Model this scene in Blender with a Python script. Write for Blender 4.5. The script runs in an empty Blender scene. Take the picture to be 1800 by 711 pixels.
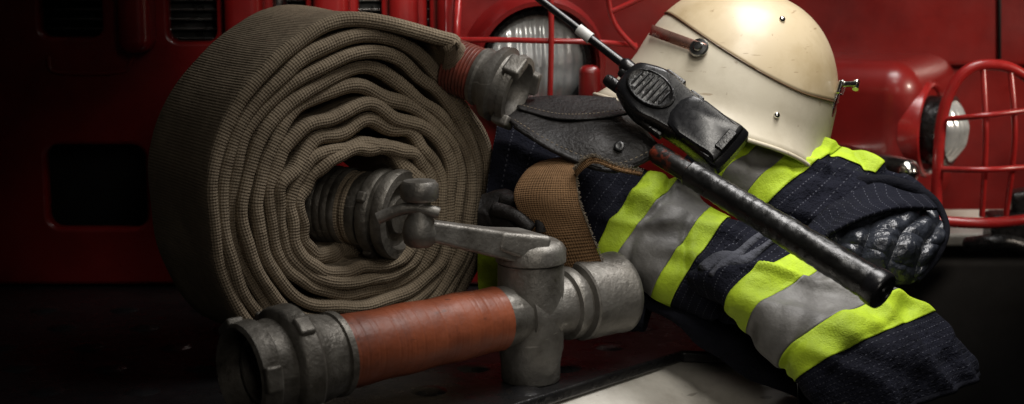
import bpy, math, random
from mathutils import Vector, Matrix, noise
random.seed(4)
S=0.75
D=3.0
PITCH=math.radians(10)
cp,sp=math.cos(PITCH),math.sin(PITCH)
scene=bpy.context.scene
col=scene.collection
def V(*a): return Vector(a)
def P(u,v,y):
    """image pixel (u, v) unprojected through the camera -> world position at chosen depth y"""
    a=(355-v)/1000.; x=(u-900)/1000.
    z=(a*(D+y*cp)/D-y*sp)/(cp+a*sp/D)
    d=D+y*cp-z*sp
    return Vector((x*d/D,y,z))
# ---------------------------------------------------------------- materials
def nodes(name):
    m=bpy.data.materials.new(name); m.use_nodes=True
    nt=m.node_tree; b=nt.nodes["Principled BSDF"]
    return m,nt,b
def link(nt,a,b): nt.links.new(a,b)
def mathn(nt,op,a,b=None):
    n=nt.nodes.new('ShaderNodeMath'); n.operation=op
    for i,x in enumerate((a,b)):
        if x is None: continue
        if isinstance(x,(int,float)): n.inputs[i].default_value=x
        else: link(nt,x,n.inputs[i])
    return n.outputs[0]
def mixc(nt,f,a,b):
    n=nt.nodes.new('ShaderNodeMix'); n.data_type='RGBA'
    if isinstance(f,(int,float)): n.inputs[0].default_value=f
    else: link(nt,f,n.inputs[0])
    for i,x in ((6,a),(7,b)):
        if isinstance(x,tuple): n.inputs[i].default_value=(*x,1)
        else: link(nt,x,n.inputs[i])
    return n.outputs[2]
def noisef(nt,vec,scale,detail=5,rough=.6,lo=.35,hi=.65):
    n=nt.nodes.new('ShaderNodeTexNoise'); n.inputs['Scale'].default_value=scale
    n.inputs['Detail'].default_value=detail; n.inputs['Roughness'].default_value=rough
    link(nt,vec,n.inputs['Vector'])
    r=nt.nodes.new('ShaderNodeMapRange'); r.inputs[1].default_value=lo; r.inputs[2].default_value=hi
    link(nt,n.outputs['Fac'],r.inputs[0])
    return r.outputs[0]
def bumpn(nt,h,strength,dist,prev=None):
    n=nt.nodes.new('ShaderNodeBump'); n.inputs['Strength'].default_value=strength
    n.inputs['Distance'].default_value=dist
    link(nt,h,n.inputs['Height'])
    if prev: link(nt,prev,n.inputs['Normal'])
    return n.outputs[0]
def M(name,c,c2=None,rough=.5,metal=0,ns=10,bump=.3,bs=60,bd=.002,coat=0,lo=.4,hi=.65,rvar=.15,scr=None,spec=.5,sk=.6):
    m,nt,b=nodes(name)
    tc=nt.nodes.new('ShaderNodeTexCoord').outputs['Object']
    f=noisef(nt,tc,ns,8,.65,lo,hi)
    base=mixc(nt,f,c,c2 or tuple(x*.7 for x in c))
    if scr:
        mp=nt.nodes.new('ShaderNodeMapping'); mp.inputs['Scale'].default_value=(3,3,22); mp.inputs['Rotation'].default_value=(.9,1.1,.3)
        link(nt,tc,mp.inputs[0])
        f2=noisef(nt,mp.outputs[0],5,3,.5,.68,.71)
        base=mixc(nt,mathn(nt,'MULTIPLY',f2,sk),base,scr)
        f3=noisef(nt,tc,45,3,.6,.68,.74)
        base=mixc(nt,mathn(nt,'MULTIPLY',f3,sk),base,scr)
    link(nt,base,b.inputs['Base Color'])
    rr=noisef(nt,tc,ns*2.3,6,.6,.3,.7)
    link(nt,mathn(nt,'ADD',mathn(nt,'MULTIPLY',rr,rvar),rough-rvar*.5),b.inputs['Roughness'])
    b.inputs['Metallic'].default_value=metal
    b.inputs['Specular IOR Level'].default_value=spec
    b.inputs['Coat Weight'].default_value=coat
    b.inputs['Coat Roughness'].default_value=.16
    if bump:
        h=noisef(nt,tc,bs,4,.6,.2,.8)
        link(nt,bumpn(nt,h,bump,bd),b.inputs['Normal'])
    return m
def sep_uv(nt):
    tc=nt.nodes.new('ShaderNodeTexCoord')
    s=nt.nodes.new('ShaderNodeSeparateXYZ'); link(nt,tc.outputs['UV'],s.inputs[0])
    return tc,s.outputs[0],s.outputs[1]
def weave(name,c1,c2,pitch,bstr=.9,bd=.002,ns=9,rough=.95,dark=.5,diag=True):
    m,nt,b=nodes(name)
    tc,u,v=sep_uv(nt)
    k=2*math.pi/pitch
    if diag:
        a=mathn(nt,'MULTIPLY',mathn(nt,'ADD',u,v),k*.7); d=mathn(nt,'MULTIPLY',mathn(nt,'SUBTRACT',u,v),k*.7)
    else:
        a=mathn(nt,'MULTIPLY',u,k); d=mathn(nt,'MULTIPLY',v,k)
    h=mathn(nt,'MULTIPLY',mathn(nt,'SINE',a),mathn(nt,'SINE',d))
    h=mathn(nt,'ADD',mathn(nt,'MULTIPLY',h,.5),.5)
    n1=noisef(nt,tc.outputs['Object'],ns,8,.75,.35,.7)
    base=mixc(nt,n1,c1,c2)
    dk=mixc(nt,dark,base,(0.01,.009,.007))
    base=mixc(nt,h,dk,base)
    link(nt,base,b.inputs['Base Color']); b.inputs['Roughness'].default_value=rough
    b.inputs['Specular IOR Level'].default_value=.12
    n2=noisef(nt,tc.outputs['Object'],25,5,.6,.2,.8)
    nb=bumpn(nt,n2,.6,.006)
    link(nt,bumpn(nt,h,bstr,bd,nb),b.inputs['Normal'])
    return m
def fabric(name,c,dots=True,rough=.9,spec=.15,fb=.6,fd=.006,c2=None):
    m,nt,b=nodes(name)
    tc,u,v=sep_uv(nt)
    n1=noisef(nt,tc.outputs['Object'],12,8,.75,.35,.7)
    base=mixc(nt,n1,c,c2 or tuple(x*.6 for x in c))
    if dots:
        fu=mathn(nt,'FRACT',mathn(nt,'MULTIPLY',u,1/.0165)); fv=mathn(nt,'FRACT',mathn(nt,'MULTIPLY',v,1/.006))
        l1=mathn(nt,'MULTIPLY',mathn(nt,'LESS_THAN',fu,.07),mathn(nt,'LESS_THAN',fv,.4))
        base=mixc(nt,mathn(nt,'MULTIPLY',l1,.22),base,(.30,.31,.36))
    link(nt,base,b.inputs['Base Color']); b.inputs['Roughness'].default_value=rough
    b.inputs['Specular IOR Level'].default_value=spec
    n2=noisef(nt,tc.outputs['Object'],30,5,.65,.2,.8)
    n3=noisef(nt,tc.outputs['Object'],400,2,.5,.2,.8)
    link(nt,bumpn(nt,n3,.4,.001,bumpn(nt,n2,fb,fd)),b.inputs['Normal'])
    return m
RED=M('red_paint',(.27,.012,.011),(.16,.006,.006),rough=.32,ns=4,bump=.12,bs=9,bd=.004,coat=.5)
REDR=M('red_paint_far',(.25,.014,.012),(.13,.007,.007),rough=.34,ns=3,bump=.1,bs=6,bd=.006,coat=.35)
REDW=M('red_wire_paint',(.40,.02,.018),(.26,.012,.012),rough=.3,ns=9,bump=.1,coat=.4)
DARK=M('dark_recess',(.008,.008,.008),rough=.8,bump=0)  # near-black stands in for shade inside the grille openings and nozzle bore
CHROME=M('dull_chrome',(.5,.5,.48),(.2,.2,.19),rough=.3,metal=1,ns=14,bump=.1)
STEEL=M('polished_steel',(.75,.74,.7),(.4,.38,.34),rough=.2,metal=1,ns=20,bump=.1)
ALU=M('cast_aluminium',(.27,.258,.235),(.11,.10,.085),rough=.5,metal=.62,ns=13,bump=.5,bs=110,bd=.0013,rvar=.25,scr=(.48,.46,.42),lo=.38,hi=.66)
ALUD=M('stained_aluminium',(.22,.205,.178),(.08,.071,.057),rough=.54,metal=.55,ns=16,bump=.6,bs=80,bd=.002,rvar=.25,scr=(.40,.37,.33))
ORANGE=M('worn_orange_rubber',(.33,.085,.034),(.14,.036,.018),rough=.50,ns=14,bump=.35,bs=40,bd=.002,scr=(.04,.02,.014),lo=.38,hi=.76)
HOSE=weave('canvas_hose_weave',(.42,.34,.24),(.27,.213,.15),.0070,.8,.0016,ns=7,dark=.40)
WEB=weave('tan_webbing',(.27,.155,.075),(.16,.09,.043),.0056,1,.0016,diag=True,dark=.45)
REDWRAP=M('red_wire_wrap',(.20,.045,.028),(.10,.03,.02),rough=.5,ns=30)
NAVY=fabric('navy_ripstop',(.0085,.0095,.0175),fb=.8,fd=.008)
NAVYP=fabric('navy_plain_cloth',(.0065,.007,.012),False)
LINING=M('quilted_nylon_lining',(.030,.034,.044),(.014,.016,.022),rough=.33,ns=10,bump=.5,bs=26,bd=.010,rvar=.12)
LIME=fabric('fluorescent_lime_tape',(.49,.67,.030),False,.6,.25,.4,.005,(.31,.43,.024))
GREY=M('grey_reflective_tape',(.175,.17,.16),(.10,.096,.09),rough=.58,metal=.1,ns=9,bump=.35,bs=35,bd=.004)
LEATHER=M('black_leather',(.009,.008,.008),(.017,.015,.014),rough=.54,ns=22,bump=.6,bs=130,bd=.002,rvar=.2,scr=(.035,.03,.025),sk=.4,spec=.35)
THREAD=M('pale_thread',(.22,.18,.13),rough=.9)
PLASTIC=M('black_plastic',(.007,.007,.008),(.011,.011,.012),rough=.28,ns=30,bump=.15,bs=300,bd=.0005,rvar=.15)
RUBBER=M('black_rubber',(.006,.006,.006),(.011,.010,.010),rough=.3,ns=40,bump=.4,bs=60,bd=.003,rvar=.2)
BATON=M('glossy_black_rubber',(.005,.005,.005),(.009,.009,.008),rough=.34,ns=30,bump=.25,bs=50,bd=.003,rvar=.2)
WORN=M('worn_red_wood',(.16,.025,.01),(.010,.009,.008),rough=.4,ns=28,lo=.40,hi=.5)
CREAM=M('cream_helmet_shell',(.60,.545,.425),(.43,.375,.27),rough=.45,ns=6,bump=.08,bs=30,coat=.08,scr=(.26,.18,.10),sk=.6,lo=.45,hi=.75)
VISOR=M('yellowed_visor',(.57,.465,.30),(.40,.30,.16),rough=.42,ns=6,bump=.06,bs=20,coat=.15,scr=(.22,.13,.06),sk=.65,lo=.45,hi=.75)
EDGE=M('brown_edge',(.13,.07,.035),rough=.4)
WHITE=M('dirty_white_paint',(.74,.71,.64),(.50,.47,.41),rough=.35,ns=7,bump=.12,scr=(.2,.17,.14),coat=.2)
PLATE=M('black_tread_plate',(.008,.008,.009),(.013,.012,.012),rough=.30,ns=14,bump=.3,bs=30,bd=.004,rvar=.15)
GROUND=M('dark_asphalt',(.02,.02,.02),(.012,.012,.012),rough=.9,ns=5,bump=.6,bs=80)
BAND=M('white_band',(.7,.7,.68),rough=.5)
m,nt,b=nodes('ribbed_headlight_glass')
tc=nt.nodes.new('ShaderNodeTexCoord').outputs['Object']
f=noisef(nt,tc,16,4,.6,.3,.7)
link(nt,mixc(nt,f,(.75,.78,.77),(.36,.38,.38)),b.inputs['Base Color'])
b.inputs['Metallic'].default_value=.3; b.inputs['Roughness'].default_value=.18; b.inputs['Coat Weight'].default_value=1
GLASS=m
# ---------------------------------------------------------------- mesh helpers
def mk(name,verts,faces,mat,uvs=None,smooth=True,mods=None,label=None):
    me=bpy.data.meshes.new(name); me.from_pydata([tuple(v) for v in verts],[],faces); me.update()
    if uvs:
        l=me.uv_layers.new(name='UVMap')
        for lp in me.loops: l.data[lp.index].uv=uvs[lp.vertex_index]
    if smooth:
        for p in me.polygons: p.use_smooth=True
    me.materials.append(mat)
    o=bpy.data.objects.new(name,me); col.objects.link(o)
    if label: o["label"]=label
    return o
def fixn(o):
    import bmesh
    bm=bmesh.new(); bm.from_mesh(o.data); bmesh.ops.recalc_face_normals(bm,faces=bm.faces); bm.to_mesh(o.data); bm.free()
    return o
def solid(o,t,off=-1):
    md=o.modifiers.new('s','SOLIDIFY'); md.thickness=t; md.offset=off; return o
def bevel(o,w,seg=3):
    md=o.modifiers.new('b','BEVEL'); md.width=w; md.segments=seg; md.limit_method='ANGLE'; md.angle_limit=math.radians(40)
    w=o.modifiers.new('wn','WEIGHTED_NORMAL'); return o
def thing(name,base,parts,label,cat,group=None):
    e=bpy.data.objects.new(name,None); e.empty_display_size=.05; col.objects.link(e)
    e.location=base
    for p in parts:
        p.parent=e; p.location=-Vector(base)
    e["label"]=label; e["category"]=cat
    if group: e["group"]=group
    return e
def frame(axis,ref=None):
    a=axis.normalized(); r=ref or V(0,0,1)
    if abs(a.dot(r))>.95: r=V(1,0,0)
    x=a.cross(r).normalized(); y=x.cross(a).normalized()
    return a,x,y
def lathe(name,o,axis,prof,mat,seg=48,ref=None,lab=None,wob=0,wfq=40):
    a,x,y=frame(axis,ref); vs=[];fs=[]
    for t,r in prof:
        for i in range(seg):
            an=2*math.pi*i/seg
            rr=r
            if wob: rr=r*(1+wob*noise.noise(V(math.cos(an)*2,math.sin(an)*2,t*wfq)))
            vs.append(o+a*t+(x*math.cos(an)+y*math.sin(an))*rr)
    n=len(prof)
    for j in range(n-1):
        for i in range(seg):
            k=(i+1)%seg
            fs.append((j*seg+i,j*seg+k,(j+1)*seg+k,(j+1)*seg+i))
    ob=fixn(mk(name,vs,fs,mat,label=lab))
    e=ob.modifiers.new('e','EDGE_SPLIT'); e.split_angle=math.radians(40)
    return ob
def tube(name,pts,rad,mat,seg=12,sm=6,lab=None):
    pts=cat(pts,sm) if sm>1 else pts
    n=len(pts); R=rad if callable(rad) else (lambda t:rad)
    vs=[];fs=[]; ref=None
    for i,p in enumerate(pts):
        d=(pts[min(i+1,n-1)]-pts[max(i-1,0)]).normalized()
        if ref is None:
            ref=d.orthogonal().normalized()
        ref=(ref-d*ref.dot(d)).normalized(); q=d.cross(ref)
        r=R(i/(n-1))
        for k in range(seg):
            a=2*math.pi*k/seg; vs.append(p+ref*math.cos(a)*r+q*math.sin(a)*r)
    for i in range(n-1):
        for k in range(seg):
            l=(k+1)%seg; fs.append((i*seg+k,i*seg+l,(i+1)*seg+l,(i+1)*seg+k))
    fs.append(tuple(range(seg))[::-1]); fs.append(tuple((n-1)*seg+k for k in range(seg)))
    return mk(name,vs,fs,mat,label=lab)
def cr(p0,p1,p2,p3,t):
    return .5*((2*p1)+(-p0+p2)*t+(2*p0-5*p1+4*p2-p3)*t*t+(-p0+3*p1-3*p2+p3)*t**3)
def crs(arr,s):
    n=len(arr); i=min(int(s),n-2); t=s-i
    return cr(arr[max(i-1,0)],arr[i],arr[i+1],arr[min(i+2,n-1)],t)
def cat(pts,sm):
    out=[]
    n=len(pts)
    for i in range(n-1):
        for k in range(sm): out.append(crs(pts,i+k/sm))
    out.append(pts[-1]); return out
def join(name,obs,mat=None,lab=None):
    me=bpy.data.meshes.new(name)
    import bmesh
    bm=bmesh.new()
    dg=bpy.context.evaluated_depsgraph_get(); dg.update()
    for o in obs:
        ev=o.evaluated_get(dg); m2=ev.to_mesh()
        bm.from_mesh(m2); ev.to_mesh_clear()
    bm.to_mesh(me); bm.free()
    for p in me.polygons: p.use_smooth=True
    me.materials.append(mat or obs[0].data.materials[0])
    for p in me.polygons: p.material_index=0
    ob=bpy.data.objects.new(name,me); col.objects.link(ob)
    for o in obs: bpy.data.objects.remove(o)
    if lab: ob["label"]=lab
    e=ob.modifiers.new('e','EDGE_SPLIT'); e.split_angle=math.radians(50)
    return ob
def box(name,c,X,Y,Z,hx,hy,hz,mat,bv=.004,lab=None,tap=1.0,seg=3):
    vs=[]
    for sx in(-1,1):
        for sy in(-1,1):
            for sz in(-1,1):
                k=tap if sx>0 else 1
                vs.append(c+X*hx*sx+Y*hy*sy*k+Z*hz*sz*k)
    fs=[(0,1,3,2),(4,6,7,5),(0,4,5,1),(2,3,7,6),(0,2,6,4),(1,5,7,3)]
    o=fixn(mk(name,vs,fs,mat,label=lab)); bevel(o,bv,seg); return o
def grid(name,rows,mat,su=8,sv=8,th=.004,wr=0,wf=12,lab=None,disp=None):
    cols=[cat(r,su) for r in rows]; nc=len(cols[0]); full=[]
    for j in range(nc):
        full.append(cat([r[j] for r in cols],sv))
    nr=len(full[0]); vs=[];uv=[];fs=[]
    W=sum((rows[len(rows)//2][i+1]-rows[len(rows)//2][i]).length for i in range(len(rows[0])-1))
    H=sum((rows[i+1][1]-rows[i][1]).length for i in range(len(rows)-1))
    for j in range(nc):
        for i in range(nr):
            p=full[j][i].copy()
            if wr:
                nn=noise.noise(p*wf); p+=V(.2,-.8,.5)*wr*nn
            if disp: p+=V(.25,-.8,.5)*disp(j/(nc-1),i/(nr-1),p)
            vs.append(p); uv.append((j/(nc-1)*W,i/(nr-1)*H))
    for j in range(nc-1):
        for i in range(nr-1):
            a=j*nr+i; fs.append((a,a+1,a+nr+1,a+nr))
    o=mk(name,vs,fs,mat,uv,label=lab)
    if th: solid(o,th,0)
    return o
class Loft:
    def __init__(s,st,wr=.006,wf=14,seed=0,ex=2.1,ridge=.6,fine=.15,skew=.35,cross=.8):
        s.L=[P(*q[0]) for q in st]; s.U=[P(*q[1]) for q in st]; s.h=[q[2] for q in st]
        s.wr=wr; s.wf=wf; s.sd=V(seed*7.3,seed*3.1,seed); s.ex=ex; s.rg=ridge; s.fn=fine; s.cx=cross
        ax=((s.L[-1]+s.U[-1])-(s.L[0]+s.U[0])).normalized()
        a=V(0,0,0)
        for l,u in zip(s.L,s.U): a+=(u-l)
        a=(a-ax*a.dot(ax)).normalized(); N=ax.cross(a)
        s.AX=ax*math.cos(skew)+a*math.sin(skew); s.AA=a*math.cos(skew)-ax*math.sin(skew); s.NN=N
    def pt(s,t,ph,off=0):
        L=crs(s.L,t);U=crs(s.U,t);h=crs(s.h,t)
        n=len(s.L)-1
        t0=max(t-.25,0);t1=min(t+.25,n)
        ax=((crs(s.L,t1)+crs(s.U,t1))-(crs(s.L,t0)+crs(s.U,t0))).normalized()
        c=(L+U)/2;a=(U-L)/2
        N=ax.cross(a).normalized()
        if N.dot(V(0,-1,.5))<0: N=-N
        C,Sn=math.cos(ph),math.sin(ph)
        k=2/s.ex
        x=math.copysign(abs(C)**k,C); y=math.copysign(abs(Sn)**k,Sn)
        p=c+a*x+N*h*y
        r=(a.normalized()*x*h/max(a.length,.01)+N*y); r=r.normalized() if r.length>1e-6 else N
        q=p+s.sd
        q2=V(q.dot(s.AX)*.38,q.dot(s.AA)*1.0,q.dot(s.NN)*.6)
        d=noise.noise(q2*s.wf)
        rd=noise.noise(q2*s.wf*1.5+V(3,1,2)); d+=s.rg*(math.exp(-(rd*5.5)**2)*1.4-.4)
        q3=V(q.dot(s.AX)*1.3,q.dot(s.AA)*.5,q.dot(s.NN)*.6)
        rd=noise.noise(q3*s.wf*1.1+V(9,4,1)); d-=s.rg*s.cx*math.exp(-(rd*8)**2)
        d+=s.fn*noise.noise(q*s.wf*3)
        return p+r*(s.wr*d+off)
    def mesh(s,name,mat,t0=0,t1=None,p0=0,p1=2*math.pi,nt=None,nph=96,off=0,th=0,lab=None):
        n=len(s.L)-1; t1=n if t1 is None else t1
        nt=nt or max(4,int((t1-t0)*20)); vs=[];uv=[];fs=[]
        for i in range(nt+1):
            for j in range(nph+1):
                t=t0+(t1-t0)*i/nt; ph=p0+(p1-p0)*j/nph
                vs.append(s.pt(t,ph,off)); uv.append((t*.075,ph*.085))
        for i in range(nt):
            for j in range(nph):
                a=i*(nph+1)+j; fs.append((a,a+1,a+nph+2,a+nph+1))
        o=mk(name,vs,fs,mat,uv,label=lab)
        if th: solid(o,th,0)
        return o
# ================================================================ GROUND
g=mk('ground',[V(-30,-12,-1.1),V(30,-12,-1.1),V(30,60,-1.1),V(-30,60,-1.1)],[(0,1,2,3)],GROUND); g["kind"]="structure"
# ================================================================ FIRE ENGINE 1
FY=.5
def xz(u,v,y=FY):
    p=P(u,v,y); return (p.x,p.z)
def rrect(u0,v0,u1,v1,r,y=FY):
    x0,z1=xz(u0,v0,y); x1,z0=xz(u1,v1,y); pts=[]
    r=min(r,abs(x1-x0)*.49,abs(z1-z0)*.49)
    for cx,cz,a0 in((x1-r,z1-r,0),(x0+r,z1-r,90),(x0+r,z0+r,180),(x1-r,z0+r,270)):
        for k in range(7):
            a=math.radians(a0+15*k); pts.append((cx+r*math.cos(a),cz+r*math.sin(a)))
    return pts
def plate(name,outer,holes,y,th,mat,bv=.008,lab=None):
    cu=bpy.data.curves.new(name,'CURVE'); cu.dimensions='2D'; cu.fill_mode='BOTH'; cu.extrude=th/2; cu.bevel_depth=bv; cu.bevel_resolution=3
    for poly in [outer]+holes:
        sp_=cu.splines.new('POLY'); sp_.points.add(len(poly)-1); sp_.use_cyclic_u=True
        for i,(x,z) in enumerate(poly): sp_.points[i].co=(x,z,0,1)
    o=bpy.data.objects.new(name,cu); col.objects.link(o)
    dg=bpy.context.evaluated_depsgraph_get(); me=bpy.data.meshes.new_from_object(o.evaluated_get(dg))
    bpy.data.objects.remove(o)
    for v in me.vertices:
        x,yy,z=v.co; v.co=(x,y-z,yy)
    for p in me.polygons: p.use_smooth=True
    me.materials.clear(); me.materials.append(mat)
    ob=bpy.data.objects.new(name,me); col.objects.link(ob)
    if lab: ob["label"]=lab
    e=ob.modifiers.new('e','EDGE_SPLIT'); e.split_angle=math.radians(40)
    return ob
hc=P(938,112,FY)
circ=[(hc.x+.135*math.cos(a*math.pi/24),hc.z+.135*math.sin(a*math.pi/24)) for a in range(48)]
outer=[(-1.6,-.25),(.52,-.25),(.52,.62),(-1.6,.62)]
holes=[rrect(62,-60,192,72,.03),rrect(288,-60,392,80,.03),rrect(472,-60,548,95,.03),rrect(622,-60,680,90,.025),rrect(742,-60,764,90,.01),rrect(75,245,270,405,.035),rrect(-160,-60,-40,72,.03),circ]
front=plate('front_panel',outer,holes,FY,.02,RED,.009)
ribs=[]
for (a,b) in((212,268),(398,466),(554,616),(686,736),(770,800)):
    c=P((a+b)/2,90 if a>300 else 20,FY-.045); w=(b-a)/2000*1.15
    ribs.append(box('rib',c,V(1,0,0),V(0,1,0),V(0,0,1),w,.036 if a>300 else .05,.3 if a>300 else .08,RED,.024,seg=5))
ribs.append(tube('rib',[P(85,100,.482),P(90,122,.482),P(120,128,.482),P(200,127,.482),P(228,115,.482),P(236,60,.482),P(240,-20,.482)],.006,RED))
rib=join('grille_frame',ribs,RED)
sl=[]
for k in range(9):
    z=P(0,-40+k*17,.54).z
    sl.append(box('slat',V(-.65,.55,z),V(1,0,0),V(0,.8,.6),V(0,-.6,.8),.58,.012,.0022,CHROME,.001))
sl.append(tube('pipe',[P(490,-40,.50),P(488,150,.50)],.018,CHROME,sm=1))
slats=join('grille_slats',sl,CHROME)
back=box('dark_backing',V(-.55,.72,.15),V(1,0,0),V(0,1,0),V(0,0,1),1.05,.1,.46,DARK,.01)  # backing box whose near-black colour supplies the shade behind the grille
hd=V(.22,-.97,-.05).normalized()
bez=lathe('headlight_bezel',hc,hd,[(-.06,.145),(0,.148),(.04,.143),(.058,.133),(.058,.124),(.02,.120),(0,.116)],RED)
rim=lathe('headlight_rim',hc,hd,[(-.05,.117),(.02,.117),(.035,.112),(.03,.102),(.0,.1)],PLASTIC)
def lens(name,c,d,r,bulge,mat,rib=.0016,k=420):
    a,x,y=frame(d); vs=[];fs=[];seg=120;rg=18
    for j in range(rg+1):
        q=j/rg
        for i in range(seg):
            an=2*math.pi*i/seg; X=q*r*math.cos(an);Y=q*r*math.sin(an)
            vs.append(c+x*X+y*Y+a*(bulge*(1-q*q)+rib*math.sin(X*k)*(1 if q<.93 else 0)+rib*.5*math.sin(Y*k*.35)))
    for j in range(rg):
        for i in range(seg):
            k2=(i+1)%seg; fs.append((j*seg+i,j*seg+k2,(j+1)*seg+k2,(j+1)*seg+i))
    return fixn(mk(name,vs,fs,mat))
ln=lens('headlight_lens',hc+hd*.01,hd,.102,.035,GLASS,.0022,330)
gy=.36
gu=join('headlight_guard',[
 tube('w',[P(795,70,gy),P(880,70,gy-.02),P(968,72,gy-.03),P(1050,74,gy-.02),P(1118,80,gy+.03)],.0055,REDW),
 tube('w',[P(968,-30,gy-.035),P(969,70,gy-.04),P(966,190,gy-.03)],.0055,REDW),
 tube('w',[P(1066,-40,gy),P(1072,15,gy),P(1086,50,gy),P(1118,85,gy)],.0055,REDW),
 tube('w',[P(1076,20,gy),P(1120,0,gy),P(1160,-20,gy)],.0055,REDW),
 tube('w',[P(808,-40,gy+.1),P(803,60,gy+.02),P(800,190,gy+.1)],.007,REDW)],REDW)
fen=box('fender_trim',P(1036,158,.46),V(1,0,0),V(0,1,0),V(0,0,1),.022,.02,.05,RED,.015)
# bumper
BZ=-.262
poly=[(-1.6,.49),(-1.6,-.72),(-.32,-.72),(0,-.36),(.30,-.03),(.38,-.04),(.50,-.04),(.54,.04),(.55,.49)]
def prism(name,rings,mat,lab=None,bv=0):
    vs=[];fs=[];n=len(rings[0][0])
    for pl,z in rings:
        for x,y in pl: vs.append(V(x,y,z))
    for j in range(len(rings)-1):
        for i in range(n):
            k=(i+1)%n; fs.append((j*n+i,j*n+k,(j+1)*n+k,(j+1)*n+i))
    fs.append(tuple(range(n))[::-1]); fs.append(tuple((len(rings)-1)*n+i for i in range(n)))
    o=fixn(mk(name,vs,fs,mat,label=lab))
    if bv: bevel(o,bv)
    return o
def offp(pl,d):
    out=[];n=len(pl)
    for i,(x,y) in enumerate(pl):
        a=Vector(pl[i-1]);b=Vector((x,y));c=Vector(pl[(i+1)%n])
        n1=Vector(((b-a).y,-(b-a).x)).normalized(); n2=Vector(((c-b).y,-(c-b).x)).normalized()
        m_=(n1+n2).normalized()
        out.append((x+m_.x*d,y+m_.y*d) if y<.45 else (x,y))
    return out
tp=prism('tread_plate',[(poly,BZ-.022),(poly,BZ)],PLATE,bv=.006)
bump_=prism('bumper',[(offp(poly,.17),-.66),(offp(poly,.17),-.44),(offp(poly,.145),-.37),(offp(poly,.09),-.325),(offp(poly,.02),BZ-.034),(offp(poly,-.01),BZ-.023)],WHITE,bv=.02,lab="chipped white painted bumper")
studs=[tp]
for i in range(-8,4):
    for j in range(-4,3):
        x=i*.155+(.07 if j%2 else 0)+.02; y=j*.14
        if y<-.31+x*1.1 and x>-.34: continue
        if y>.4 or x>.4 or y<-.66: continue
        studs.append(lathe('st',V(x,y,BZ-.001),V(0,0,1),[(0,.032),(.003,.026),(.006,.016),(.0065,.0001)],PLATE,seg=20))
tp=join('tread_plate',studs,PLATE)
tp.name='tread_plate'
e1=thing('fire_engine',(0,.55,-1.1),[front,rib,slats,back,bez,rim,ln,gu,fen,bump_,tp],"red fire engine front with grille slats, caged headlight, white bumper","fire engine")
for c_ in (rim,ln): 
    c_.parent=bez; c_.location=(0,0,0)
bez.name='headlight'; rim.name='rim'; ln.name='lens'
tp.parent=bump_; tp.location=(0,0,0)
# ================================================================ FIRE ENGINE 2
y2=.98
up=plate('hood_panel',[xz(1330,-80,y2),xz(1900,-80,y2),xz(1900,104,y2),xz(1330,104,y2)][::-1],[],y2,.06,REDR,.012)
seam=tube('panel_seam',[P(1757,-80,y2-.045),P(1757,103,y2-.045)],.004,DARK,sm=1)
lo_=plate('side_panel',[xz(1300,114,y2+.03),xz(1900,114,y2+.03),xz(1900,392,y2+.03),xz(1300,392,y2+.03)][::-1],[],y2+.03,.06,REDR,.012)
chas=box('chassis',P(1600,620,y2+.2),V(1,0,0),V(0,1,0),V(0,0,1),.5,.1,.26,DARK,.02)
bz=P(1700,400,.80)
bp2=box('bumper',V(bz.x+.05,.80,bz.z),V(1,0,0),V(0,.97,.24),V(0,-.24,.97),.19,.07,.016,WHITE,.008)
pc=P(1636,228,.76); pd=V(.86,-.51,0).normalized()
pod=lathe('headlight',pc,pd,[(-.04,.108),(-.012,.107),(.002,.103),(.005,.098),(.0,.093),(-.040,.091)],REDW,seg=64)
cup=lathe('housing',pc,pd,[(-.038,.092),(-.036,.076),(.028,.075),(.031,.072)],RUBBER,seg=48)
pr=lathe('rim',pc,pd,[(.029,.0755),(.039,.078),(.049,.076),(.051,.068)],CHROME)
pl_=lens('lens',pc+pd*.045,pd,.072,.036,GLASS)
Yf=V(.51,.86,0)
fend=box('fender',pc-pd*.205+Yf*.07+V(0,0,-.02),pd,Yf,V(0,0,1),.200,.185,.172,REDR,.07,seg=10)
gy=.54
g2=join('headlight_guard',[
 tube('w',[P(1646,388,gy),P(1648,300,gy),P(1656,210,gy),P(1676,150,gy),P(1708,119,gy),P(1750,114,gy),P(1790,126,gy),P(1850,170,gy)],.0115,REDW),
 tube('w',[P(1728,120,gy),P(1733,240,gy-.03),P(1726,380,gy)],.0062,REDW),
 tube('w',[P(1776,122,gy),P(1784,240,gy-.03),P(1768,380,gy)],.0062,REDW),
 tube('w',[P(1657,210,gy),P(1740,202,gy-.05),P(1850,188,gy)],.0062,REDW),
 tube('w',[P(1648,297,gy),P(1740,298,gy-.05),P(1850,290,gy)],.0062,REDW),
 tube('w',[P(1646,388,gy),P(1740,392,gy-.02),P(1850,380,gy)],.0115,REDW)],REDW)
sc=P(1597,302,.50)
sm_=lathe('side_lamp',sc,V(.35,-.93,0),[(-.3,.023),(0,.026),(.006,.023),(.012,.018),(.02,.01),(.022,.0002)],STEEL)
hk=join('tow_hook',[box('b',P(1775,405,.66),V(1,0,0),V(0,1,0),V(0,0,1),.05,.04,.04,RUBBER,.012),tube('b',[P(1700,430,.66),P(1740,425,.62),P(1790,430,.62),P(1830,460,.62)],.016,RUBBER),box('b',P(1800,372,.68),V(1,0,.2).normalized(),V(0,1,0),V(-.2,0,1).normalized(),.03,.03,.05,RUBBER,.012)],RUBBER)
e2=thing('fire_engine.001',(1.1,1,-1.1),[up,seam,lo_,chas,bp2,pod,cup,pr,pl_,fend,g2,sm_,hk],"second red fire engine with caged headlight and chrome side lamp","fire engine")
for c_ in(pr,pl_,cup): c_.parent=pod; c_.location=(0,0,0)
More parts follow.
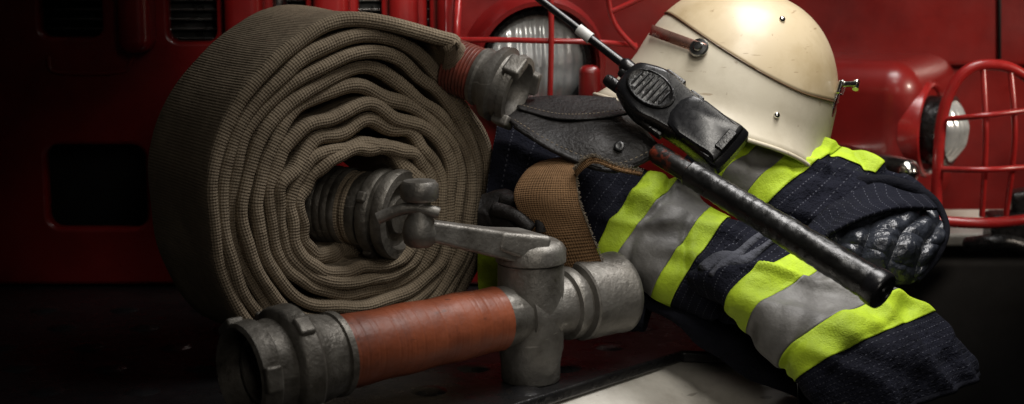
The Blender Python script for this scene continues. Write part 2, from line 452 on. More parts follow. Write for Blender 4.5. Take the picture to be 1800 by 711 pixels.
# ================================================================ HOSE ROLL
TH=math.radians(34)
n_=V(math.sin(TH),-math.cos(TH),0); t_=V(math.cos(TH),math.sin(TH),0); z_=V(0,0,1)
HC=P(642,330,-.09)
TURNS=8.7; th_end=math.radians(70)
HW=.13
botR=HC.z-BZ
def ext(s):
    return (.106+.182*s,.108+.162*s,.058+.232*s,(botR-.205)+.196*s)
def hosept(s,th):
    l,r,t,bt=ext(s)
    c,sn=math.cos(th),math.sin(th)
    a=c*(r if c>0 else l); b=sn*(t if sn>0 else bt)
    dn=noise.noise(V(c*1.6,sn*1.6,s*4))*.010
    tp_=max(0,sn)**1.2
    dn+=tp_*noise.noise(V(c*1.9,sn*2,s*7+4))*.038*(1.05-s)
    dn+=noise.noise(V(c*3.4,sn*3.4,s*13))*.0065
    if sn<0: dn+=(.022 if c>0 else .020)*(2*c*sn)**2*(.3+.7*s)
    elif c>0: dn-=.026*(2*c*sn)**2*s
    else: dn-=.006*(2*c*sn)**2*s
    a+=c*dn;b+=sn*dn
    return a,b-.026*(1-s)
vs=[];uv=[];fs=[]
NS=int(TURNS*110)
K=11
def section(hw,ht,kx):
    pts=[]
    for k in range(K): 
        a=-math.pi/2+math.pi*k/(K-1); pts.append((hw-ht+ht*math.cos(a)*kx,ht*math.sin(a)*1.0))
    for k in range(1,6): pts.append((hw-ht-(2*hw-2*ht)*k/6,ht*(.80+.1*math.cos(k))))
    for k in range(K):
        a=math.pi/2+math.pi*k/(K-1); pts.append((-hw+ht+ht*math.cos(a),ht*math.sin(a)))
    for k in range(1,6): pts.append((-hw+ht+(2*hw-2*ht)*k/6,-ht*(.80+.1*math.cos(k))))
    return pts
path=[]
for i in range(NS+1):
    s=i/NS; th=th_end+TURNS*2*math.pi*(1-s)
    a,b=hosept(s,th)
    sn=math.sin(th)
    ht=.0102+.0028*max(0,sn)+.0010*max(0,-sn)+.0026*noise.noise(V(math.cos(th)*2.5,sn*2.5,s*30))
    q=min(1,i/50.); q=q*q*(3-2*q)
    hw=.05+(HW-.05)*q; ht=.03*(1-q)**3+ht
    w0=-HW+.012*noise.noise(V(math.cos(th)*1.5,sn*1.5,s*25))+.010*noise.noise(V(0,0,s*TURNS*2.3))
    path.append((a,b,w0,hw,ht))
def ab(p):
    d=p-HC; return d.dot(t_),d.dot(z_),d.dot(n_)
tailw=[(P(728,62,.02),.112,.013),(P(750,73,.01),.094,.016),(P(768,87,.01),.072,.023),(P(783,101,.015),.055,.031),(P(797,113,.02),.045,.036),(P(810,122,.02),.041,.038)]
tn=len(tailw)
for p,hw_,ht_ in tailw:
    a,b,w=ab(p)
    path.append((a,b,w,hw_,ht_))
core=path[:-tn-8]; ctl=[Vector(x) for x in [core[-12],core[-1]]+path[-tn:]]
tailpts=[]
for i in range(1,len(ctl)-1):
    for k in range(10): tailpts.append(tuple(crs(ctl,i+k/10)))
tailpts.append(tuple(ctl[-1]))
path=core+tailpts[1:]
al=0; prev=None
for i,(a,b,w0,hw,ht) in enumerate(path):
    p0=path[max(i-1,0)];p1=path[min(i+1,len(path)-1)]
    tx,ty=p1[0]-p0[0],p1[1]-p0[1]; L=math.hypot(tx,ty) or 1
    nx,ny=-ty/L,tx/L
    if prev: al+=math.hypot(a-prev[0],b-prev[1])
    prev=(a,b)
    sec=section(max(hw,ht*1.02),ht,.85+.5*noise.noise(V(al*6,2,5))); npt=len(sec); acc=0
    for k,(w,h) in enumerate(sec):
        if k: acc+=math.hypot(w-sec[k-1][0],h-sec[k-1][1])
        pw=w0+w
        p=HC+t_*(a+nx*h)+z_*(b+ny*h)+n_*pw
        vs.append(p); uv.append((al,acc))
for i in range(len(path)-1):
    for k in range(npt):
        l=(k+1)%npt; fs.append((i*npt+k,i*npt+l,(i+1)*npt+l,(i+1)*npt+k))
hose=fixn(mk('hose',vs,fs,HOSE,uv))
def ringprof(t0,t1,r,n,amp):
    out=[]
    m_=n*8
    for i in range(m_+1):
        q=i/m_; out.append((t0+(t1-t0)*q,r+amp*abs(math.sin(math.pi*q*n))))
    return out
def lugs(o,axis,t,r,n,mat,hx=.014,hy=.02,hz=.012,ph=.3):
    a,x,y=frame(axis); out=[]
    for i in range(n):
        an=ph+2*math.pi*i/n; rd=x*math.cos(an)+y*math.sin(an); tg=a.cross(rd)
        out.append(box('lug',o+a*t+rd*r,a,tg,rd,hx,hy,hz,mat,.005))
    return out
oc=P(796,115,.02); od=(P(912,160,-.03)-oc).normalized()
wrap=lathe('wire_binding',oc,od,[(-.006,.03)]+ringprof(-.004,.055,.045,9,.003)+[(.056,.03)],REDWRAP)
cpl=[lathe('c',oc,od,[(.050,.03),(.052,.050),(.060,.052),(.064,.048),(.072,.050),(.084,.064),(.098,.067),(.102,.058),(.116,.056),(.118,.062),(.130,.060),(.132,.050),(.124,.042),(.10,.038),(.10,.001)],ALU)]
cpl+=lugs(oc,od,.126,.058,3,ALU,.016,.02,.010,.9)
c1=join('coupling',cpl,ALU,"scuffed grey metal claw coupling")
ic=P(570,356,.02); idr=(P(742,384,-.07)-ic).normalized()
ihose=lathe('hose_end',ic,idr,[(-.06,.03),(-.03,.050)]+ringprof(-.02,.085,.060,5,.006)+[(.09,.05)],HOSE)
tcu=ihose.data.uv_layers.new(name='UVMap')
a__,x__,y__=frame(idr)
for lp in ihose.data.loops:
    co=ihose.data.vertices[lp.vertex_index].co-ic; tcu.data[lp.index].uv=(co.dot(idr),.058*math.atan2(co.dot(y__),co.dot(x__)))
cpl=[lathe('c',ic,idr,[(.075,.04),(.077,.062),(.085,.067),(.098,.067),(.100,.062),(.106,.062),(.108,.074),(.112,.077),(.126,.077),(.130,.074),(.131,.068),(.140,.068),(.141,.077),(.145,.079),(.158,.079),(.162,.076),(.163,.060),(.150,.056),(.148,.034),(.158,.032),(.158,.001)],ALUD,seg=64)]
cpl+=lugs(ic,idr,.118,.077,4,ALUD,.009,.010,.006,.5)
c2=join('coupling',cpl,ALUD,"stained metal coupling at the centre of the roll")
clampw=lathe('wire_binding',ic,idr,ringprof(.0,.06,.0665,4,.0025),ALUD)
bs_=P(620,600,.0)
thing('fire_hose',(bs_.x,.05,BZ),[hose,wrap,c1,ihose,c2,clampw],"rolled tan canvas fire hose with metal couplings on the bumper","fire hose")
# ================================================================ NOZZLE
na=P(903,553,-.235); nb=P(472,648,-.51)
nd=(na-nb).normalized(); Ln=(na-nb).length
def T(u):
    lo,hi=-.2,1.5
    for _ in range(40):
        mid=(lo+hi)/2; p=nb+nd*mid
        d=D+p.y*cp-p.z*sp
        if p.x*D/d*1000+900<u: lo=mid
        else: hi=mid
    return lo
t590,t870,t950=T(592),T(874),T(948)
head=[lathe('h',nb,nd,[(-.01,.064),(-.046,.066),(-.050,.070),(-.046,.076),(-.020,.079),(-.015,.073),(.0,.073),(.010,.075),(.014,.086),(.020,.090),(.044,.091),(.050,.086),(.054,.074),(t590-.03,.066),(t590-.012,.062),(t590-.01,.066),(t590,.066),(t590+.002,.05)],ALUD,seg=64),
 lathe('h',nb,nd,[(-.02,.05),(.01,.05),(.01,.044),(-.02,.044),(-.02,.05)],ALUD)]
inner=lathe('bore',nb,nd,[(-.01,.0645),(.02,.060),(.08,.05),(.08,.001)],DARK)
head+=lugs(nb,nd,-.034,.074,3,ALUD,.014,.020,.010,.1)+lugs(nb,nd,.032,.088,4,ALUD,.014,.016,.008,.9)
hd_=join('coupling',head,ALUD,"worn grey metal claw coupling")
gp=[(t590,.045)]; 
N=22; Lg=t870-t590
for i in range(N*8+1):
    q=i/(N*8); r=.0570-.004*q
    g_=(q*N+.45*math.sin(q*17)+.3*math.sin(q*41))%1
    gp.append((t590+.002+(Lg-.004)*q, r-.0006*(1 if g_<.15 else 0)+.0009*math.sin(q*19)))
gp.append((t870,.045))
grip=lathe('grip',nb,nd,gp,ORANGE,seg=64,wob=.016,wfq=14)
tv=T(933)
col_=lathe('collar',nb,nd,[(t870-.002,.04),(t870-.001,.05),(t870+.02,.0515),(t870+.022,.049),(t870+.04,.049),(t870+.042,.054),(t950+.01,.056)],ALU)
pv=nb+nd*tv
vbz=BZ+.001
zt=P(938,462,pv.y).z
vb=lathe('valve_body',V(pv.x,pv.y,vbz),V(0,0,1),[(0,.0005),(0,.047),(.003,.049),(.030,.0495),(.045,.052),(.055,.0545),(zt-vbz-.01,.055),(zt-vbz,.0545),(zt-vbz+.001,.045)],ALU,seg=64)
t3=T(1010); t4=T(1086)
outl=lathe('outlet',nb,nd,[(tv+.03,.050),(t3-.030,.052),(t3-.028,.060),(t3-.024,.062),(t3-.012,.062),(t3-.009,.060),(t3-.008,.053),(t3,.053),(t3+.001,.065),(t3+.004,.068),(t4-.012,.069),(t4-.010,.0705),(t4-.003,.0705),(t4-.0,.068),(t4,.057),(t4-.03,.054),(t4-.03,.001)],ALU,seg=64)
vtop=V(pv.x,pv.y,zt)
le=P(738,404,-.33)
capb=lathe('c',vtop,V(0,0,1),[(0,.04),(.001,.054),(.004,.058),(.024,.058),(.032,.053),(.038,.044),(.040,.0005)],ALU,seg=64)
axl=(le-(vtop+V(0,0,.02))); LL=axl.length; axl.normalize()
a_,x_,y_=frame(axl)
arm=[capb,box('a',vtop+V(0,0,.022)+axl*LL*.5,axl,x_,y_,LL*.5,.034,.026,ALU,.007,tap=.6),
 box('a',vtop+V(0,0,.028)+axl*LL*.18,axl,x_,y_,LL*.20,.050,.025,ALU,.008,tap=.62)]
arm.append(lathe('a',le-V(0,0,.026),V(0,0,1),[(0,.0005),(0,.018),(.006,.025),(.022,.028),(.040,.024),(.050,.018),(.072,.0175),(.073,.026),(.078,.030),(.098,.030),(.104,.025),(.105,.0005)],ALU))
arm.append(tube('a',[le+V(-.065,-.01,.020),le+V(-.03,-.01,.034),le+V(0,-.01,.036),le+V(.03,-.008,.028)],lambda t:.0095,ALU))
arm.append(lathe('a',vtop+V(.0,-.012,.038),V(0,0,1),[(0,.02),(.008,.019),(.010,.014),(.011,.0005)],ALUD,seg=6))
lever=join('lever',arm,ALU)
thing('fire_nozzle',(pv.x,pv.y,BZ),[hd_,inner,grip,col_,vb,outl,lever],"grey metal fire nozzle with ribbed orange grip on tread plate","fire nozzle")
# ================================================================ JACKET
pi=math.pi
T1=Loft([((845,415,.0),(880,195,.14),.05),((960,450,-.04),(1060,255,.12),.052),((1050,446,-.06),(1158,306,.07),.056),((1080,463,-.07),(1196,323,.06),.056),
 ((1152,508,-.11),(1252,368,.03),.056),((1184,527,-.12),(1284,388,.02),.056),((1240,552,-.15),(1345,440,-.01),.048),((1296,570,-.17),(1385,480,-.04),.02)],wr=.017,wf=9,seed=1)
T2=Loft([((1215,500,-.15),(1370,420,-.02),.04),((1282,524,-.23),(1425,474,-.09),.052),((1316,560,-.26),(1463,496,-.108),.054),((1384,624,-.302),(1583,536,-.144),.052),
 ((1410,660,-.32),(1624,562,-.16),.050),((1428,698,-.33),(1665,598,-.17),.046),((1444,730,-.335),(1690,630,-.175),.042),((1458,752,-.33),(1700,660,-.18),.038)],wr=.017,wf=9,seed=2,ex=2.3)
T3=Loft([((1190,300,.0),(1280,235,.14),.04),((1235,310,.0),(1330,252,.14),.04),((1260,322,.0),(1380,260,.14),.045),((1303,350,-.012),(1426,272,.14),.05),
 ((1338,371,-.02),(1466,280,.14),.05),((1420,450,-.04),(1550,300,.14),.055),((1500,490,-.06),(1625,335,.13),.055),((1585,495,-.06),(1650,385,.09),.03)],wr=.017,wf=9,seed=3)
T6=Loft([((846,520,-.02),(850,430,.06),.03),((882,525,-.03),(885,435,.05),.035),((1000,560,-.06),(1010,440,.05),.04),((1130,580,-.1),(1160,470,.02),.04)],wr=.005,seed=6)
J=[]
J.append(T1.mesh('jacket_front',NAVY,th=.003))
J.append(T2.mesh('sleeve',NAVY,th=.005))
J.append(T3.mesh('jacket_back',NAVY,th=.003))
def pleat(a,b,p):
    x=a*8+2.4*b+1.3*noise.noise(p*9)
    f=abs(math.sin(x*pi*.5))**.7
    y=b*3.2-a*1.5+.6*noise.noise(p*7+V(4,4,4))
    g_=abs(math.sin(y*pi))**.5
    return .015*f*(.5+.5*g_)-.012+.006*noise.noise(p*34)+.003*noise.noise(p*75)
J.append(grid('lining',[[P(1425,402,-.10),P(1490,380,-.085),P(1555,366,-.065),P(1615,358,-.04),P(1652,376,-.03)],
 [P(1450,425,-.135),P(1512,415,-.15),P(1568,410,-.14),P(1620,405,-.11),P(1660,410,-.07)],
 [P(1475,450,-.15),P(1528,455,-.165),P(1575,460,-.16),P(1618,455,-.13),P(1652,440,-.09)],
 [P(1500,480,-.13),P(1545,492,-.14),P(1580,498,-.14),P(1608,494,-.12),P(1636,466,-.09)]],LINING,su=36,sv=28,th=.003,disp=pleat,lab="shiny quilted dark nylon lining"))
J.append(T6.mesh('jacket_hem',NAVYP))
def stripe(T,a,b,mat,nm,p0=-.25*pi,p1=1.25*pi,nt=20):
    J.append(T.mesh(nm,mat,a,b,p0,p1,off=.0040,th=.0015,nph=110,nt=nt))
for T_,a in((T1,2),(T2,1),(T3,1)):
    stripe(T_,a,a+1,LIME,'lime_stripe'); stripe(T_,a+1,a+2,GREY,'reflective_stripe'); stripe(T_,a+2,a+3,LIME,'lime_stripe')
stripe(T3,4.02,4.95,LIME,'lime_stripe',-.10*pi,.33*pi)
stripe(T6,0,.95,LIME,'lime_stripe')
def ring(T_,t,off,r,mat,nm,n=72,p0=0,p1=2*pi):
    pts=[T_.pt(t,p0+(p1-p0)*i/n,off) for i in range(n+1)]
    return tube(nm,pts,r,mat,seg=8,sm=1)
J.append(join('cuff',[ring(T2,6.97,0,.006,NAVY,'c'),ring(T2,6.3,.001,.0018,NAVY,'c'),ring(T2,5.6,.001,.0015,NAVY,'c')],NAVYP))
J.append(lathe('snap_button',T2.pt(5.95,.80*pi,.004),V(.3,-.9,.2),[(0,.011),(.004,.01),(.005,.006),(.002,.004),(.002,.0003)],RUBBER,seg=20))
J.append(tube('collar_edge',[P(1500,318,.03),P(1560,320,.02),P(1605,332,.0),P(1640,352,-.02),P(1658,378,-.04),P(1664,405,-.06),P(1654,436,-.08),P(1638,462,-.09),P(1612,492,-.12)],lambda t:.011-.006*t+.002*math.sin(t*9),NAVYP))
J.append(grid('collar_fold',[[P(1400,425,-.10),P(1440,380,-.07),P(1480,350,-.03),P(1545,325,.02),P(1620,340,.0)],
  [P(1425,432,-.14),P(1462,398,-.13),P(1500,372,-.11),P(1560,350,-.08),P(1635,352,-.05)],
  [P(1440,420,-.15),P(1475,402,-.145),P(1520,383,-.13),P(1575,366,-.10),P(1646,368,-.07)]],NAVY,wr=.014,wf=20,th=.007))
fp=[T2.pt(.55,(.08+.8*k/8)*pi,.004) for k in range(9)]
J.append(tube('sleeve_fold',fp,lambda t:.009+.004*math.sin(t*11),NAVY,seg=16))
fp=[T2.pt(.30,(.05+.8*k/8)*pi,.002) for k in range(9)]
J.append(tube('sleeve_fold',fp,lambda t:.011+.004*math.sin(t*8+1),NAVY,seg=16))
J.append(grid('hanging_flap',[[P(1090,470,-.02),P(1190,520,-.06),P(1290,550,-.10),P(1400,610,-.16)],
 [P(1080,505,-.06),P(1190,555,-.12),P(1290,600,-.17),P(1400,650,-.22)],
 [P(1110,525,-.08),P(1212,590,-.13),P(1296,655,-.19),P(1400,700,-.24)]],NAVYP,wr=.02,wf=14,sv=14,su=14,th=.006))
J.append(grid('inner_flap',[[P(1380,560,-.1),P(1480,560,-.05),P(1580,500,0)],[P(1400,640,-.2),P(1500,640,-.12),P(1600,560,-.06)],[P(1405,720,-.26),P(1500,720,-.2),P(1600,650,-.1)]],NAVYP,th=.004))
thing('firefighter_jacket',(.4,0,BZ),J,"folded navy firefighter jacket with lime and grey reflective stripes","jacket")
# ================================================================ HELMET
A=V(math.sin(math.radians(17)),.10,math.cos(math.radians(17))).normalized()
R_=(V(1,0,0)-A*A.x).normalized(); F_=A.cross(R_)*1.0
if F_.y>0: F_=-F_
HO=P(1266,233,.20)
Hh=.270; Rr=.199
def hel(al,h,off=0):
    e=2.4
    hh=max(0,min(1,h/Hh)); r=Rr*(1-hh**e)**(1/e)
    if h<.06: r+= .024*((.06-h)/.06)**2
    droop=0
    s_=math.sin(al)
    if h<.10:
        q=(.10-h)/.10
        droop=-q*(.070*max(0,math.sin(al-.2))**2.6)
        r+=q*.022*max(0,-s_)**2
    dr=(F_*math.cos(al)*1.02+R_*s_)
    return HO+A*(h+droop+(off if hh>.95 else off*hh))+dr*(r+off*(1-hh**3))
def hgrid(nm,he,off,mat,hi=None,th=0):
    vs=[];fs=[];na_=96;nh=34
    for j in range(nh+1):
        for i in range(na_):
            al=2*pi*i/na_; h0=he(al)
            q=j/nh; q=math.sin(q*pi/2) 
            h=h0+(Hh-h0)*q
            vs.append(hel(al,h,off))
    for j in range(nh):
        for i in range(na_):
            k=(i+1)%na_; fs.append((j*na_+i,j*na_+k,(j+1)*na_+k,(j+1)*na_+i))
    o=fixn(mk(nm,vs,fs,mat))
    if th: solid(o,th,-1)
    return o
def vis_e(al):
    d=math.degrees(al)
    if d>180:d-=360
    b=.106
    if d<35:
        q=min(1,(35-d)/120); b+=.075*q*q*(3-2*q)
    if d>35: b+=.010*min(1,(d-35)/50)
    return b
shell=hgrid('shell',lambda a:0,0,CREAM,th=.005)
vis=hgrid('visor',vis_e,.0022,VISOR,th=.0012)
edge=tube('visor_edge',[hel(2*pi*i/96,vis_e(2*pi*i/96),.0026) for i in range(97)],.0012,EDGE,seg=8,sm=1)
rimt=tube('rim_edge',[hel(2*pi*i/96,0,0) for i in range(97)],.004,CREAM,seg=8,sm=1)
def hn(al,h):
    e=.01
    a=hel(al+e,h)-hel(al-e,h); b_=hel(al,h+e)-hel(al,h-e); n=a.cross(b_).normalized()
    return n if n.dot(hel(al,h)-(HO+A*.08))>0 else -n
HP=[shell,vis,edge,rimt]
for al,h in((18,.056),(-70,.05),(12,.220)):
    al=math.radians(al); HP.append(lathe('rivet',hel(al,h,.003 if h<.11 else .005),hn(al,h),[(-.003,.006),(.001,.0055),(.003,.0035),(.0035,.0002)],STEEL,seg=16))
ka=math.radians(-32); kh=.128
kn=[lathe('k',hel(ka,kh,.004),hn(ka,kh),[(0,.017),(.004,.018),(.007,.016),(.008,.009),(.011,.008),(.012,.007),(.0125,.0003)],CHROME,seg=28)]
bp=[hel(math.radians(-28-k*6),kh-.002+.0015*k,.008) for k in range(9)]
vs=[];fs=[]
for p in bp: 
    vs+= [p+A*.010,p-A*.010]
for i in range(len(bp)-1): fs.append((2*i,2*i+1,2*i+3,2*i+2))
br=mk('visor_bracket',vs,fs,M('reddish_steel_strap',(.50,.30,.24),(.34,.16,.12),rough=.28,metal=.8)); solid(br,.003,0)
kn=join('visor_knob',kn,CHROME)
ca=math.radians(66); chh=.136
cpnt=hel(ca,chh,.008); cn=hn(ca,chh)
cl=[box('c',cpnt+cn*.003,cn,A.cross(cn),A,.005,.018,.013,STEEL,.003),
 box('c',cpnt+cn*.014+A*.006,cn,A.cross(cn),A,.018,.007,.005,STEEL,.002),
 box('c',cpnt-A*.035,cn,A.cross(cn),A,.004,.009,.030,STEEL,.003),
 tube('c',[cpnt+cn*.026+A*.012+A.cross(cn)*.01,cpnt+cn*.030-A*.004],.006,STEEL,seg=8,sm=1)]
cl=join('clasp',cl,STEEL)
thing('firefighter_helmet',(HO.x,HO.y,HO.z-.04),HP+[br,kn,cl],"scratched cream firefighter helmet with yellowed visor resting on jacket","helmet")
# ================================================================ RADIO
ra=P(1100,135,-.06); rb=P(1292,272,-.16)
rx=(rb-ra).normalized(); rn=V(-.12,-.82,.56); rn=(rn-rx*rn.dot(rx)).normalized(); rw=rn.cross(rx)
rc=(ra+rb)/2; RL=(rb-ra).length/2
def rp(l,w,n): return rc+rx*l+rw*w+rn*n
def pillow(nm,out,layers,mat,f=rp,lab=None,cx=0,cw=0):
    vs=[];fs=[];n=len(out)
    for z,s in layers:
        for l,w in out: vs.append(f(cx+(l-cx)*s,cw+(w-cw)*s,z))
    for j in range(len(layers)-1):
        for i in range(n):
            k=(i+1)%n; fs.append((j*n+i,j*n+k,(j+1)*n+k,(j+1)*n+i))
    fs.append(tuple(range(n))); fs.append(tuple((len(layers)-1)*n+i for i in range(n)))
    o=fixn(mk(nm,vs,fs,mat,label=lab)); e=o.modifiers.new('e','EDGE_SPLIT'); e.split_angle=math.radians(35); return o
def smooth_outline(pts,sm=5):
    n=len(pts); P_=[Vector((*p,0)) for p in pts]; out=[]
    for i in range(n):
        for k in range(sm):
            q=cr(P_[i-1],P_[i],P_[(i+1)%n],P_[(i+2)%n],k/sm); out.append((q.x,q.y))
    return out
ol=smooth_outline([(-RL,-.024),(-RL,.024),(-RL+.02,.040),(-.06,.050),(-.02,.044),(.03,.040),(.08,.043),(RL-.012,.044),(RL-.002,.036),(RL,0),(RL-.002,-.036),(RL-.012,-.044),(.08,-.043),(.03,-.040),(-.02,-.044),(-.06,-.050),(-RL+.02,-.040)])
body=pillow('radio_body',ol,[(-.03,.88),(-.026,.96),(-.01,1),(.010,1),(.018,.95),(.022,.86)],PLASTIC)
sp_o=[( -.062+.046*math.cos(a*pi/20),.030*math.sin(a*pi/20)) for a in range(40)]
spk=pillow('speaker_frame',sp_o,[(.018,1.05),(.026,1),(.0275,.93),(.0255,.86),(.0250,.5)],RUBBER,cx=-.062)
gr=[]
for k in range(7):
    l=-.062-.030+k*.010; w=.022*math.sqrt(max(0,1-((l+.062)/.038)**2))
    gr.append(tube('g',[rp(l,-w,.0255),rp(l,0,.0275),rp(l,w,.0255)],.0019,PLASTIC,seg=8))
gr=join('speaker_grille',gr,PLASTIC)
b2=smooth_outline([(.0,-.034),(.0,.034),(.09,.036),(RL-.012,.034),(RL-.012,-.034),(.09,-.036)],3)
bat=pillow('battery_cover',b2,[(.018,1.0),(.026,.97),(.029,.88)],PLASTIC,cx=.06)
rpart=[body,spk,gr,bat]
for w,L_,r in((-.022,.03,.011),(.004,.02,.009)):
    rpart.append(lathe('knob',rp(-RL+.004,w,-.004),-rx,[(0,r),(L_*.8,r),(L_,r*.8),(L_,.0003)],RUBBER,seg=20))
for l,w,hx,hy in((-.05,.050,.02,.006),(.0,.044,.014,.006),(-.03,-.048,.03,.005)):
    rpart.append(box('button',rp(l,w,-.004),rx,rw,rn,hx,hy,.009,RUBBER,.003))
rpart.append(box('latch',rp(RL-.02,0,.03),rx,rw,rn,.008,.02,.004,RUBBER,.002))
as_=rp(-RL+.004,.018,-.006); ae=P(925,-20,.02)
ant=tube('antenna',[as_,as_+(ae-as_)*.12,as_+(ae-as_)*.13,as_+(ae-as_)*.5,ae],lambda t:.013 if t<.25 else .0095-.003*t,PLASTIC,seg=14,sm=4)
adir=(ae-as_).normalized(); La=(ae-as_).length
an=lathe('antenna_band',as_+adir*La*.40,adir,[(0,.009),(.0,.0102),(.028,.0100),(.028,.009)],BAND,seg=16)
thing('portable_radio',tuple(rc-V(0,0,.05)),rpart+[ant,an],"black handheld two-way radio with long antenna leaning on the helmet","radio")
an.parent=ant; an.location=(0,0,0)
# ================================================================ POUCH + STRAP
pr_=[[P(902,176,.06),P(960,172,.05),(P(1020,172,.05)),P(1085,176,.04)],
 [P(893,195,.0),P(960,212,-.035),P(1040,214,-.05),P(1120,215,-.04)],
 [P(895,210,-.05),P(965,248,-.09),P(1050,258,-.11),P(1150,245,-.09)],
 [P(905,222,-.075),P(985,270,-.115),P(1080,300,-.13),P(1166,264,-.10)]]
pouch=grid('pouch_body',pr_,LEATHER,th=.006,wr=.010,wf=18)
fl=grid('pouch_flap',[[P(903,174,.05),P(960,170,.04),P(1020,170,.04),P(1082,174,.03)],
 [P(908,184,.01),P(965,192,-.01),P(1030,193,-.02),P(1090,190,-.02)],
 [P(912,192,-.01),P(975,208,-.045),P(1035,209,-.058),P(1105,200,-.052)]],LEATHER,th=.004,wr=.004)
def stitches(path,r=.0009,mat=THREAD,sm=10,off=V(.0,-.006,.004)):
    pts=cat(path,sm); out=[]
    for i in range(0,len(pts)-1,2): out.append(tube('s',[pts[i]+off,pts[i+1]+off],r,mat,seg=5,sm=1))
    return out
bot=pr_[3]; st1=join('stitching',stitches([bot[0]+V(0,0,.008)]+[p+V(0,0,.009) for p in bot[1:]],sm=22),THREAD)
bot2=[P(912,192,-.01),P(975,208,-.045),P(1035,209,-.058),P(1105,200,-.052)]
st2=join('stitching',stitches([p+V(0,0,.006) for p in bot2],sm=20),THREAD)
snap=lathe('snap_button',P(1088,257,-.116),V(-.1,-.8,.5),[(0,.009),(.002,.0085),(.003,.006),(.0025,.004),(.0025,.0003)],PLASTIC,seg=24)
piping=tube('rolled_edge',[p for p in bot],.0045,LEATHER,seg=8)
thing('leather_pouch',(.15,0,-.05),[pouch,fl,st1,st2,snap,piping],"black leather pouch with pale stitching and snap, on the jacket","pouch")
strap=grid('strap_front',[[P(950,286,-.07),P(988,280,-.09),P(1035,284,-.10)],
 [P(922,305,-.12),P(970,305,-.14),P(1012,306,-.14)],
 [P(904,345,-.15),P(960,350,-.17),P(1016,350,-.165)],
 [P(928,400,-.15),P(977,405,-.17),P(1034,402,-.165)],
 [P(965,478,-.13),P(1010,485,-.145),P(1064,475,-.14)]],WEB,th=.006,wr=.008,wf=14)
back_s=grid('strap_fold',[[P(1010,300,-.15),P(1022,285,-.155),P(1045,276,-.15),P(1085,292,-.14),P(1130,303,-.13)],
 [P(1014,310,-.15),P(1030,294,-.155),P(1048,287,-.15),P(1086,300,-.145),P(1128,308,-.135)]],WEB,th=.006)
fr=[]
epath=cat([P(1010,300,-.153),P(1022,285,-.158),P(1045,276,-.153),P(1085,292,-.143),P(1130,303,-.133)],30)
for p in epath:
    for _ in range(2): 
        d=V(random.uniform(-.5,.5),random.uniform(-.6,.1),random.uniform(.2,1)).normalized()*random.uniform(.003,.008)
        fr.append(tube('f',[p,p+d],.0006,THREAD,seg=4,sm=1))
ep2=cat([P(1012,306,-.145),P(1017,350,-.17),P(1035,402,-.17),P(1062,465,-.145)],40)
for p in ep2:
    d=V(random.uniform(.2,1),random.uniform(-.6,.1),random.uniform(-.5,.5)).normalized()*random.uniform(.002,.006)
    fr.append(tube('f',[p,p+d],.0007,THREAD,seg=4,sm=1))
fr=join('frayed_threads',fr,THREAD); fr["kind"]="stuff"
thing('canvas_strap',(.08,-.15,-.1),[strap,back_s,fr],"wide tan woven canvas strap with frayed edge under the pouch","strap")
# ================================================================ BATON
ba=P(1150,266,-.13); bb=P(1556,514,-.40); bd=(bb-ba).normalized(); BL=(bb-ba).length
neck=lathe('worn_neck',ba,bd,[(-.0,.0005),(0,.015),(.01,.017),(BL*.17,.0175),(BL*.175,.012)],WORN,wob=.12)
gpf=[(BL*.165,.012),(BL*.165,.021),(BL*.17,.0225)]
for i in range(60):
    q=i/59; gpf.append((BL*(.18+.75*q),.0212+.006*q+.0005*math.sin(i*2.1)))
gpf+=[(BL*.945,.0290)]
gripb=lathe('grip',ba,bd,gpf,BATON,wob=.05)
endc=lathe('end_cap',ba,bd,[(BL*.94,.0290),(BL*.96,.0310),(BL*.985,.0312),(BL*.995,.030),(BL*1.0,.027),(BL*1.0,.019),(BL*.996,.018),(BL*.996,.012),(BL*1.002,.011),(BL*1.002,.006),(BL*.985,.005),(BL*.985,.0003)],PLASTIC)
thing('rubber_baton',tuple(ba-V(0,0,.03)),[neck,gripb,endc],"long glossy black rubber baton with worn neck lying across jacket","baton")
# ================================================================ GLOVE
GL=Loft([((840,400,-.10),(850,345,-.06),.02),((880,405,-.12),(892,345,-.06),.03),((925,410,-.14),(930,368,-.08),.026),((955,412,-.15),(958,392,-.12),.01)],wr=.006,wf=22,seed=9)
gl=GL.mesh('glove_palm',LEATHER)
gf=[tube('glove_finger',[P(885,352,-.10),P(920,362,-.13),P(948,385,-.155),P(952,408,-.16)],lambda t:.013-.003*t,LEATHER),tube('glove_finger',[P(870,368,-.12),P(905,378,-.15),P(935,402,-.165)],lambda t:.013-.003*t,LEATHER)]
thing('glove',(-.02,-.1,-.08),[gl]+gf,"crumpled black leather glove tucked between hose and strap","glove")
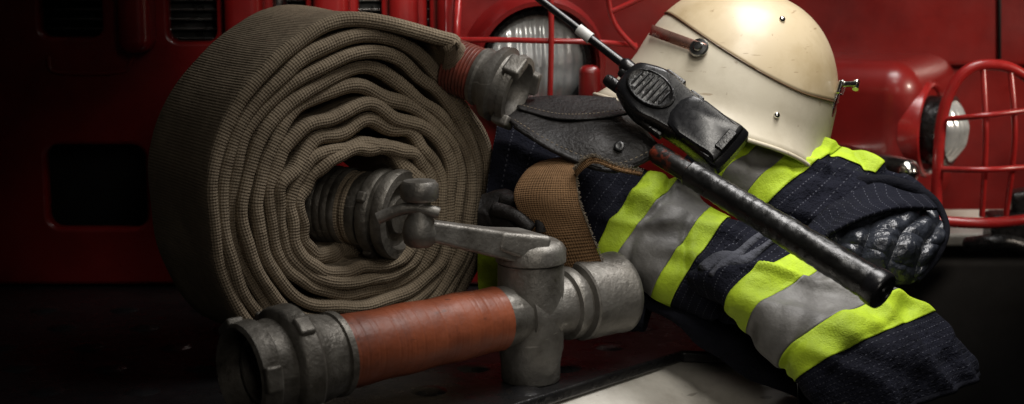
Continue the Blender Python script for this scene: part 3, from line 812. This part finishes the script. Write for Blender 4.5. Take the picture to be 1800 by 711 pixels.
# ================================================================ LIGHTS
def aim(o,tgt):
    o.rotation_euler=(Vector(tgt)-o.location).to_track_quat('-Z','Y').to_euler()
def spot(nm,loc,tgt,e,ang,blend,size,c=(1,1,1)):
    l=bpy.data.lights.new(nm,'SPOT'); l.energy=e*S*S; l.spot_size=math.radians(ang); l.spot_blend=blend; l.shadow_soft_size=size*S; l.color=c
    o=bpy.data.objects.new(nm,l); col.objects.link(o); o.location=loc; aim(o,tgt); return o
def area(nm,loc,tgt,e,sx,sy,c=(1,1,1),spread=180):
    l=bpy.data.lights.new(nm,'AREA'); l.shape='RECTANGLE'; l.size=sx*S; l.size_y=sy*S; l.energy=e*S*S; l.color=c; l.spread=math.radians(spread)
    o=bpy.data.objects.new(nm,l); col.objects.link(o); o.location=loc; aim(o,tgt); return o
spot('key_lamp',(.60,-1.3,2.0),(.42,0,-.05),108,39,1,.42,(1,.95,.87))
area('top_reflection_light',(.75,.0,1.6),(.45,0,0),8,1.0,.7,(1,.97,.95),75)  # overhead area light added for reflections in the metal
spot('front_fill_lamp',(.7,-2.5,.9),(.20,0,-.03),82,28,1,.7,(1,.92,.82))
spot('grille_fill_spot',(.1,-1.2,1.5),(-.28,.5,.33),220,16,1,.2,(1,.93,.86))  # added spot that brightens the grille ribs, no lamp stands there
spot('right_sun_spot',(2.6,-.6,1.0),(1.08,.8,.18),160,34,1,.15,(1,.86,.72))  # warm spot standing in for window sun at right, not lit by side_lamp
w=bpy.data.worlds.new("World"); scene.world=w; w.use_nodes=True
bg=w.node_tree.nodes['Background']; bg.inputs[0].default_value=(.68,.62,.58,1); bg.inputs[1].default_value=.009
# ================================================================ CAMERA
cam=bpy.data.cameras.new('camera'); co=bpy.data.objects.new('camera',cam); col.objects.link(co)
cam.sensor_width=36; cam.lens=36*D/1.8; cam.clip_end=200; cam.clip_start=.01
co.location=(0,-D*cp,D*sp); co.rotation_euler=(math.pi/2-PITCH,0,0)
cam.dof.use_dof=True; cam.dof.focus_distance=(D-.15)*S; cam.dof.aperture_fstop=4.5
scene.camera=co
for o in scene.objects:
    if o.parent is None:
        o.location=o.location*S
        if o.type in('MESH','EMPTY'): o.scale=(S,S,S)
scene.view_settings.view_transform='Standard'
scene.view_settings.look='None'
